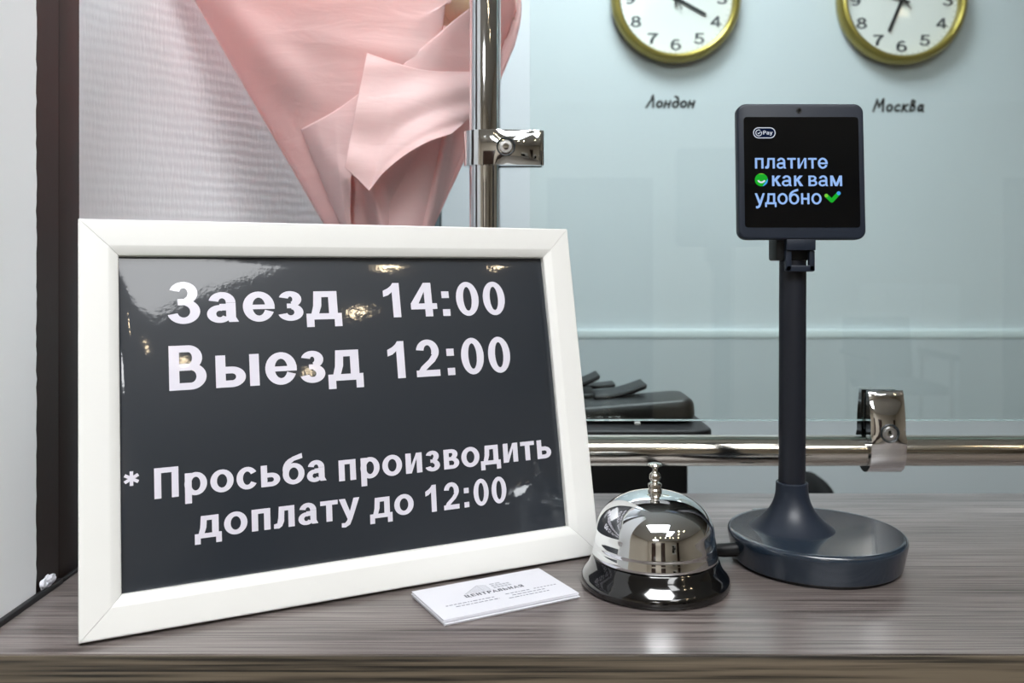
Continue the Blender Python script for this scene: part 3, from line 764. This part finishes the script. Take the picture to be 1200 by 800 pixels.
def clamp(name, mx, label, length):
    """band around a tube (local z = tube axis) whose two jaws reach along +x to grip the glass"""
    e = empty(name, None, label, 'clamp', 'chrome glass clamps', mx=mx)
    R, W = TR + .0035, .0140
    def jaw(s):
        pts = []
        # outer outline in local xy: round behind the tube, flat bulged side, rounded nose
        out = []
        for k in range(13):
            a = radians(180 - 90 * k / 12); out.append((R * 1.06 * cos(a), R * sin(a)))
        for k in range(1, 13):
            t = k / 12; out.append((t * (length - .006), R + .0016 * sin(pi * t) - .0040 * t * t))
        y1 = out[-1][1]
        for k in range(1, 7):
            a = radians(90 - 90 * k / 6); out.append((length - .006 + .006 * cos(a), y1 - .004 + .004 * sin(a)))
        inn = [(length - .0012, .0048), (TR + .004, .0048)]
        for k in range(9):
            a0 = math.asin(.0048 / (TR + .0002)); a = a0 + (pi - a0) * k / 8; inn.append(((TR + .0002) * cos(a), (TR + .0002) * sin(a)))
        poly = out + inn
        return [(x, s * y) for x, y in poly]
    for s, nm in ((-1, 'front_jaw'), (1, 'rear_jaw')):
        poly = jaw(s); no = 31; n = len(poly); NS = 16; vs = []; fs = []
        for j in range(NS + 1):
            q_ = -1 + 2 * j / NS; rim = 1 - .0 if abs(q_) < .98 else .97
            for i, (x, y) in enumerate(poly):
                k = (1 - .20 * abs(q_) ** 2.2) * rim
                if i < no and abs(y) > .0048: y = s * (.0048 + (abs(y) - .0048) * k) if x > TR else y * (.80 + .20 * k)
                vs.append((x, y, q_ * W))
        for j in range(NS):
            for i in range(n):
                f = (j * n + i, j * n + (i + 1) % n, (j + 1) * n + (i + 1) % n, (j + 1) * n + i)
                fs.append(f if s < 0 else f[::-1])
        c0, c1 = tuple(range(n)), tuple(NS * n + i for i in range(n))
        fs += [c0[::-1], c1] if s < 0 else [c0, c1[::-1]]
        m = MB(); m.add(vs, fs, True); m.build(nm, M['chrome'], e, sharp=42)
    ry = Matrix.Rotation(pi / 2, 4, 'X')
    sx = .0170
    m = MB()
    m.lathe([(.0074, .0), (.0075, .0008), (.0070, .0012), (.0062, .0008), (.0060, -.0012), (.0004, -.0012)], 40, mx=T(sx, -R - .0009, 0) @ ry, cap0=False); m.build('screw_cup', M['rubber'], e)
    m = MB()
    m.lathe([(.0052, -.001), (.0052, .0012), (.0047, .0017), (.0027, .0018), (.0024, -.0009), (.0003, -.0009)], 36, mx=T(sx, -R - .0007, 0) @ ry, cap0=False); m.build('screw', M['steel_dull'], e)
    m = MB()
    for s in (-1, 1): m.box((TR + .004, min(s * .0041, s * .0049), -W + .002), (length - .004, max(s * .0041, s * .0049), W - .002))
    m.build('gasket', M['rubber'], e)
    return e
z1 = CH + (HY - 175) / F * YG
clamp('glass_clamp', T(pX, YG, z1), 'chrome clamp on the upright post gripping the glass edge', .0475)
xc = (1041 - 600) / F * (YG - .014)
# axis along x, jaws reach upwards: local x -> world z, local z -> world -x ... keep local y -> world y
rot = Matrix(((0, 0, -1, 0), (0, 1, 0, 0), (1, 0, 0, 0), (0, 0, 0, 1)))
clamp('glass_clamp', T(xc, YG, bz) @ rot, 'chrome clamp on the horizontal rail right of the terminal', .0500)

# ------------------------------------------------------------------ clocks and their city names
def clock(px, py, name_px, D, hour, minute, label, tail):
    c = at(px, py, D - .035)
    e = empty('wall_clock', (c.x, YB, c.z), label, 'clock')
    mx = T(0, -.0005, 0) @ XZ
    m = MB(); m.lathe([(.140, .0), (.1470, .004), (.1495, .014), (.1500, .022), (.1475, .032), (.1420, .0385), (.1360, .040), (.1315, .0375), (.1290, .031), (.1290, .018)], 120, mx=mx, cap0=False, cap1=False); m.build('rim', M['gold'], e)
    m = MB(); m.lathe([(.1295, .002), (.1295, .019), (.0005, .019)], 100, mx=mx, cap1=False); d = m.build('dial', M['dial'], e, sharp=30)
    for k in range(1, 13):
        m = MB()
        a = radians(90 - 30 * k); cx, cy = .1065 * cos(a), .1065 * sin(a); t = str(k)
        wd = .0245 * len(t) - (.004 if k > 9 else 0); put(m, word(t, cx - wd / 2, cx + wd / 2, cy - .0125, .025, s=.16, h=.14), mx, .0195)
        m.build('numeral', M['numeral'], d)
    m = MB()
    for k in range(60):
        a = radians(6 * k); r1 = .1225 if k % 5 else .1205
        m.add([(r1 * cos(a - .004), r1 * sin(a - .004), .0195), (.1268 * cos(a - .004), .1268 * sin(a - .004), .0195), (.1268 * cos(a + .004), .1268 * sin(a + .004), .0195), (r1 * cos(a + .004), r1 * sin(a + .004), .0195)], [(0, 1, 2, 3)], mx=mx)
    m.build('minute_marks', M['numeral'], d)
    for nm, ang_, L, wd, zz, back in (('hour_hand', hour, .080, .0075, .0215, .014), ('minute_hand', minute, .112, .0055, .0240, .018), ('second_hand', tail, .115, .002, .0262, .03)):
        a = radians(90 - ang_); R_ = mx @ Matrix.Rotation(a, 4, 'Z')
        m = MB(); m.prism([(-back, -wd / 2), (L * .96, -wd / 2), (L, 0), (L * .96, wd / 2), (-back, wd / 2)], zz, zz + .0010, mx=R_); m.build(nm, M['hand'], e)
    m = MB(); m.lathe([(.006, .0195), (.006, .0275), (.0005, .028)], 24, mx=mx, cap0=False); m.build('spindle_cap', M['hand'], e)
clock(793.5, -4, None, YB, 119, 5, 'gold-rimmed round wall clock on the left, above the handwritten name', 335)
clock(1060.0, -2, None, YB, 202.5, 291, 'gold-rimmed round wall clock on the right, above the terminal screen side', 320)

HW = {  # handwriting drawn as pen strokes, unit height 1
 'Л': [[(0, 0), (.28, .55), (.40, 1.0), (.52, .5), (.58, .02)]], 'о': [[(.36 + .22 * cos(a * .5236 + 1.6), .27 + .25 * sin(a * .5236 + 1.6)) for a in range(13)]],
 'н': [[(.12, 0), (.18, .55)], [(.5, 0), (.56, .55)], [(.14, .28), (.54, .30)]], 'д': [[(.36 + .22 * cos(a * .5236 + 1.0), .25 + .24 * sin(a * .5236 + 1.0)) for a in range(13)], [(.58, .25), (.55, .6), (.42, .85), (.22, .92)]],
 'М': [[(0, 0), (.18, .95), (.42, .35), (.72, 1.0), (.82, 0)]], 'с': [[(.55, .45), (.38, .52), (.18, .36), (.18, .14), (.34, .02), (.55, .08)]],
 'к': [[(.12, 0), (.18, .55)], [(.54, .55), (.18, .27), (.56, .0)]], 'в': [[(.12, .02), (.2, .9), (.42, .82), (.40, .58), (.2, .46), (.48, .40), (.48, .1), (.12, .02)]], 'а': [[(.50 + .0, .45), (.3, .52), (.12, .3), (.18, .05), (.38, .06), (.52, .5), (.52, .08), (.62, .0)]] }
ADV = {'М': 1.0, 'Л': .72}
def handwriting(txt, x0, x1, yb, yt, label):
    pol = []; pen = 0; W = .18
    for ch in txt:
        for s in HW[ch]:
            s = [(x + pen + .18 * y, y) for x, y in s]; pol += stroke(s, W)
            for (x, y) in (s[0], s[-1]): pol.append([(x + W / 2 * cos(2 * pi * k / 10), y + W / 2 * sin(2 * pi * k / 10)) for k in range(10)])
        pen += ADV.get(ch, .68)
    a, b = at(x0, yb, YB), at(x1, yt, YB)
    mn = min(x for p in pol for x, y in p); mxx = max(x for p in pol for x, y in p); k = (b.x - a.x) / (mxx - mn); ky = (b.z - a.z)
    m = MB(); put(m, [[((x - mn) * k, y * ky) for x, y in p] for p in pol], XZ, .0006)
    o = m.build('city_name_lettering', M['letter']); o.location = (a.x, YB - .0002, a.z); tag(o, label, 'lettering')
handwriting('Лондон', 756, 815, 126, 112, 'handwritten black city name on the wall under the left clock')
handwriting('Москва', 1022, 1083, 130.5, 116, 'handwritten black city name on the wall under the right clock')

# ------------------------------------------------------------------ behind the counter: desk, machine, chair
ZD = -.35
e = empty('office_desk', (0, .82, ZF), 'lower office desk behind the counter, under the black machine', 'desk')
m = MB(); m.box((-.060, 0, .722), (.38, .42, .75), bevel=.003); m.build('desktop', M['desk'], e)
for x in (-.055, .35):
    m = MB(); m.box((x, .02, 0), (x + .022, .30, .722)); m.build('side_panel', M['desk'], e)

e = empty('side_cabinet', (-.18, .87, ZF), 'narrow low cabinet beside the desk carrying the pink bouquet', 'cabinet')
m = MB(); m.box((-.115, -.045, .0), (.110, .055, .732), bevel=.002); m.build('body', M['desk'], e)
m = MB(); m.box((-.118, -.048, .732), (.113, .058, .75), bevel=.002); m.build('top', M['desk'], e)
e = empty('office_machine', (.03, 1.05, ZD), 'black office machine with raised flaps behind the glass', 'office machine')
q = T(-.03, -1.05, -ZD)
m = MB(); m.box((-.055, .93, ZD + .001), (.187, 1.18, .018), mx=q, bevel=.006); m.build('body', M['black'], e)
m = MB()
pl = [at(640, 490, 1.0)]
m.prism(rrect(-.055, .915, .2120, 1.12, .022), .018, .0325, mx=q, bevel=.003); m.build('tray', M['black_matte'], e)
lm = q @ T(.205, 1.0, .036) @ Matrix.Rotation(radians(6), 4, 'Y')
m = MB(); m.prism(rrect(-.25, -.045, 0, .035, .016), .0, .025, mx=q @ T(.202, 1.0, .0345) @ Matrix.Rotation(radians(-4.5), 4, 'Y') @ T(0, 0, 0), bevel=.008, seg=4); m.build('lid', M['black'], e)
def leaf(pts, wd, th):
    """curved flap: profile in xz, depth wd in y"""
    vs = []; fs = []; n = len(pts)
    for y in (-wd / 2, wd / 2):
        for (x, z) in pts: vs.append((x, y, z))
        for (x, z) in pts: vs.append((x, y, z - th))
    for i in range(n - 1):
        fs += [(i, i + 1, 2 * n + i + 1, 2 * n + i), (n + i, 3 * n + i, 3 * n + i + 1, n + i + 1), (i, n + i, n + i + 1, i + 1), (2 * n + i, 2 * n + i + 1, 3 * n + i + 1, 3 * n + i)]
    fs += [(0, 2 * n, 3 * n, n), (n - 1, 2 * n - 1, 4 * n - 1, 3 * n - 1)]
    return vs, fs
for (xa, ya, xb, yb, D, wd, th, sag) in ((694, 460, 755, 446, 1.03, .050, .006, .003), (672, 450, 720, 447, 1.10, .03, .005, .001), (662, 450, 701, 436, 1.07, .05, .005, .002)):
    A, B = at(xa, ya, D), at(xb, yb, D)
    pts = [(A.x + (B.x - A.x) * k / 12, A.z + (B.z - A.z) * k / 12 - sag * sin(pi * k / 12)) for k in range(13)]
    vs, fs = leaf(pts, wd, th); m = MB(); m.add(vs, fs, True, mx=q @ T(0, D, 0)); o = m.build('flap', M['black_matte'], e)
    md = o.modifiers.new('round', 'BEVEL'); md.width = .003; md.segments = 3; md.limit_method = 'ANGLE'
m = MB(); m.box((.02, 1.02, .0327), (.10, 1.09, .055), mx=q, bevel=.004); m.build('flap_mount', M['black'], e)
m = MB(); p0 = at(747, 481, .945); m.box((p0.x - .003, p0.y - .002, .0335), (p0.x + .003, p0.y + .002, .0365), mx=q, bevel=.0005); m.build('button', M['cabinet'], e)['label'] = 'tiny white button'

cB = at(954, 590, 1.5)
e = empty('office_chair', (cB.x, 1.50, ZF), 'black office chair whose rounded backrest peeks over the counter behind the terminal pole', 'chair')
zt = .205 - (556.5 - HY) / F * 1.5 - ZF
m = MB()
bm = bmesh.new(); bmesh.ops.create_uvsphere(bm, u_segments=32, v_segments=24, radius=1)
for v in bm.verts:
    def sg(t, p): return math.copysign(abs(t) ** p, t)
    v.co = Vector((sg(v.co.x, .8) * .034, sg(v.co.y, .7) * .13, sg(v.co.z, .6) * .24))
m._bm(bm, T(0, 0, zt - .24), 0, True); m.build('backrest', M['chair_dark'], e)
m = MB(); m.box((-.50, -.23, .42), (-.04, .23, .50), bevel=.03, seg=4); m.build('seat', M['chair_dark'], e)
m = MB(); m.tube([(-.03, 0, zt - .40), (-.03, 0, .46), (-.10, 0, .43)], .018, 12); m.build('back_bar', M['black_matte'], e)
m = MB(); m.tube([(-.27, 0, .08), (-.27, 0, .43)], .025, 16); m.build('column', M['black_matte'], e)
for k in range(5):
    a = 2 * pi * k / 5 + .3; m = MB(); m.tube([(-.27, 0, .09), (-.27 + .26 * cos(a), .26 * sin(a), .065)], [.022, .014], 10); l_ = m.build('base_arm', M['black_matte'], e)
    m = MB(); m.lathe([(.001, -.014), (.026, -.014), (.026, .014), (.001, .014)], 20, mx=T(-.27 + .26 * cos(a), .26 * sin(a), .027) @ Matrix.Rotation(a, 4, 'Z') @ Matrix.Rotation(pi / 2, 4, 'X')); m.build('caster', M['black'], l_)

# ------------------------------------------------------------------ bouquet in pink paper
BD = .865
bq = empty('flower_bouquet', (at(430, 300, BD).x, BD, ZD), 'bouquet wrapped in pink paper standing behind the chrome post', 'bouquet')
bo_ = Vector(bq.location)
def depth(x, y, off):
    t = (y + 60) / 360.0; xc = 409 + 36 * t; R = 222 - 172 * t
    u = max(-1, min(1, (x - xc) / R)); Rm = R * BD / F
    return BD - Rm * sqrt(max(0, 1 - u * u)) * .62 - off
def bez(p, t):
    p = [Vector(q) for q in p]
    if len(p) == 2: return p[0].lerp(p[1], t)
    # Catmull-Rom through the points
    n = len(p) - 1; i = min(int(t * n), n - 1); f_ = t * n - i
    a, b, c, d = p[max(i - 1, 0)], p[i], p[i + 1], p[min(i + 2, n)]
    return .5 * ((2 * b) + (c - a) * f_ + (2 * a - 5 * b + 4 * c - d) * f_ ** 2 + (3 * b - a - 3 * c + d) * f_ ** 3)
def sheet(top, right, bottom, left, off, bump, mt, n=40, back=False, nm='wrapping_sheet'):
    """Coons patch between four outlines (x, y in the cone's front view), laid on the cone and given its own folds"""
    vs = []; fs = []
    c00, c10, c01, c11 = [Vector(q) for q in (top[0], top[-1], bottom[0], bottom[-1])]
    for j in range(n + 1):
        v = j / n
        for i in range(n + 1):
            u = i / n
            P = bez(top, u) * (1 - v) + bez(bottom, u) * v + bez(left, v) * (1 - u) + bez(right, v) * u \
                - (c00 * (1 - u) * (1 - v) + c10 * u * (1 - v) + c01 * (1 - u) * v + c11 * u * v)
            D = depth(P.x, P.y, off)
            if back: D = 2 * BD - D - .01
            D -= bump(u, v, P.x, P.y)
            vs.append(at(P.x, P.y, D) - bo_)
    for j in range(n):
        for i in range(n):
            a = j * (n + 1) + i; fs.append((a, a + n + 1, a + n + 2, a + 1))
    m = MB(); m.add(vs, fs, True); o = m.build(nm, mt, bq, sharp=70)
    md = o.modifiers.new('thickness', 'SOLIDIFY'); md.thickness = .0004; md.offset = 0
    return o
def gau(d, w): return math.exp(-(d / w) ** 2)
def ldist(x, y, a, b):
    """signed distance to the line a-b and position along it"""
    dx, dy = b[0] - a[0], b[1] - a[1]; L = math.hypot(dx, dy)
    return ((x - a[0]) * dy - (y - a[1]) * dx) / L, ((x - a[0]) * dx + (y - a[1]) * dy) / L / L
BOT = 330
sheet([(192, -62), (370, -66), (552, -60)], [(552, -60), (530, 0), (519, 32), (500, BOT)], [(419, BOT), (500, BOT)], [(192, -62), (228, 0), (303, 130), (378, 260), (419, BOT)],
      .0, lambda u, v, x, y: .010 * gau(ldist(x, y, (228, 0), (370, 150))[0] - 18, 26) * max(0, min(1, (1.0 - ldist(x, y, (228, 0), (370, 150))[1]) * 3)) + .0025 * sin(5 * u + 6 * v) + .004 * gau(ldist(x, y, (330, 40), (520, 70))[0], 14) * u, M['pink'], 60)
sheet([(353, 151), (392, 130), (428, 104)], [(428, 104), (412, 200), (412, BOT)], [(424, BOT), (412, BOT)], [(353, 151), (372, 200), (398, 262), (424, BOT)],
      .002, lambda u, v, x, y: .016 * min(1, v * 2) * min(1, u * 2) + .004 * min(1, u * 4) + .006 * gau(ldist(x, y, (356, 150), (404, 206))[0], 10) * u, M['pink'], 40)
sheet([(470, 78), (515, 38), (552, 8), (602, -30)], [(602, -30), (604, 0), (605, 46), (588, 84), (548, 172), (510, 262), (478, BOT)], [(450, BOT), (478, BOT)], [(470, 78), (455, 200), (450, BOT)],
      .004, lambda u, v, x, y: .016 * v + .002 * sin(9 * v + 3 * u), M['pink_in'], 46)
sheet([(404, 180), (440, 160), (480, 130), (540, 110)], [(540, 110), (530, 190), (508, 262), (482, BOT)], [(412, BOT), (482, BOT)], [(404, 180), (403, 262), (412, BOT)],
      .014, lambda u, v, x, y: .013 * gau(ldist(x, y, (437, 222), (455, 300))[0], 9) * min(1, max(0, (y - 200) / 30)) + .010 * gau(ldist(x, y, (526, 160), (498, 300))[0] + 3, 7) - .008 * gau(ldist(x, y, (505, 175), (470, 270))[0], 14), M['pink_in'], 70)
sheet([(430, 62), (465, 74), (505, 83), (572, 84)], [(572, 84), (562, 125), (529, 157)], [(404, 196), (418, 209), (431, 222), (434, 222), (448, 204), (474, 182), (502, 166), (529, 157)], [(430, 62), (416, 130), (404, 196)],
      .016, lambda u, v, x, y: .034 * v - .006 * gau(v, .2) * (1 - u * .4) + .006 * gau(1 - v, .22) * u * (1.4 - u) + .0016 * sin(16 * v + 5 * u), M['pink'], 70)
sheet([(192, -62), (400, -75), (602, -30)], [(602, -30), (605, 46), (510, 262), (478, BOT)], [(419, BOT), (478, BOT)], [(192, -62), (303, 130), (378, 260), (419, BOT)], .0, lambda u, v, x, y: .002 * sin(8 * u), M['pink_in'], 40, back=True)
def rose(c, r, mt, nm='rose'):
    fl = MB()
    for layer in range(4):
        R = r * (.35 + .22 * layer); H = r * (1.05 - .12 * layer)
        for k in range(3 + layer):
            a0 = 2 * pi * k / (3 + layer) + layer * .7; vs = []; fs = []; n = 8
            for j in range(n + 1):
                for i in range(n + 1):
                    a = a0 + (i / n - .5) * 2.3; t = j / n
                    rr = R * (.25 + .75 * sin(t * pi * .55)) * (1 + .18 * t ** 4)
                    vs.append(c + Vector((rr * cos(a), rr * sin(a), H * t * (1 - .25 * abs(i / n - .5) ** 2 * 4) - r * .5)))
            for j in range(n):
                for i in range(n): q_ = j * (n + 1) + i; fs.append((q_, q_ + 1, q_ + n + 2, q_ + n + 1))
            fl.add(vs, fs, True, mx=T(*(-bo_)))
    return fl.build(nm, mt, bq)
r1 = rose(at(534, 12, .815), .030, M['peach']); r1['label'] = 'peach rose peeping out between the sheets'
rose(at(480, -25, .87), .032, M['cream']); rose(at(420, -35, .85), .034, M['peach'])
m = MB(); rr = random.Random(5)
for k in range(26):
    b0 = at(596 + rr.uniform(-4, 3), 40, .862); t_ = at(601 + rr.uniform(-8, 10), rr.uniform(-12, 34), .862 + rr.uniform(-.012, .012))
    m.tube([b0, b0.lerp(t_, .6) + Vector((rr.uniform(-.002, .002), 0, 0)), t_], [.0007, .0006, .0003], 6, mx=T(*(-bo_)))
tag(m.build('feathery_grass', M['cream'], bq), 'pale feathery grass tips', kind='stuff')
m = MB()
base = Vector((bo_.x, BD, ZD))
for k in range(7):
    a = 2 * pi * k / 7; tp = at(440 + 26 * cos(a), 330, BD); m.tube([base + Vector((.018 * cos(a), .018 * sin(a), .003)), Vector((tp.x, BD + .02 * sin(a), tp.z)), Vector((at(470 + 30 * cos(a), 10, BD).x, BD + .02 * sin(a), at(0, 20, BD).z))], .003, 8, mx=T(*(-bo_)))
m.build('stems', M['stem'], bq)
m = MB(); c = at(448, 330, BD)
m.lathe([(.0345, -.012), (.0375, 0), (.0345, .012)], 40, mx=T(*(c - bo_)) @ Matrix.Diagonal((1, .8, 1, 1)), cap0=False, cap1=False); m.build('ribbon', M['cream'], bq)
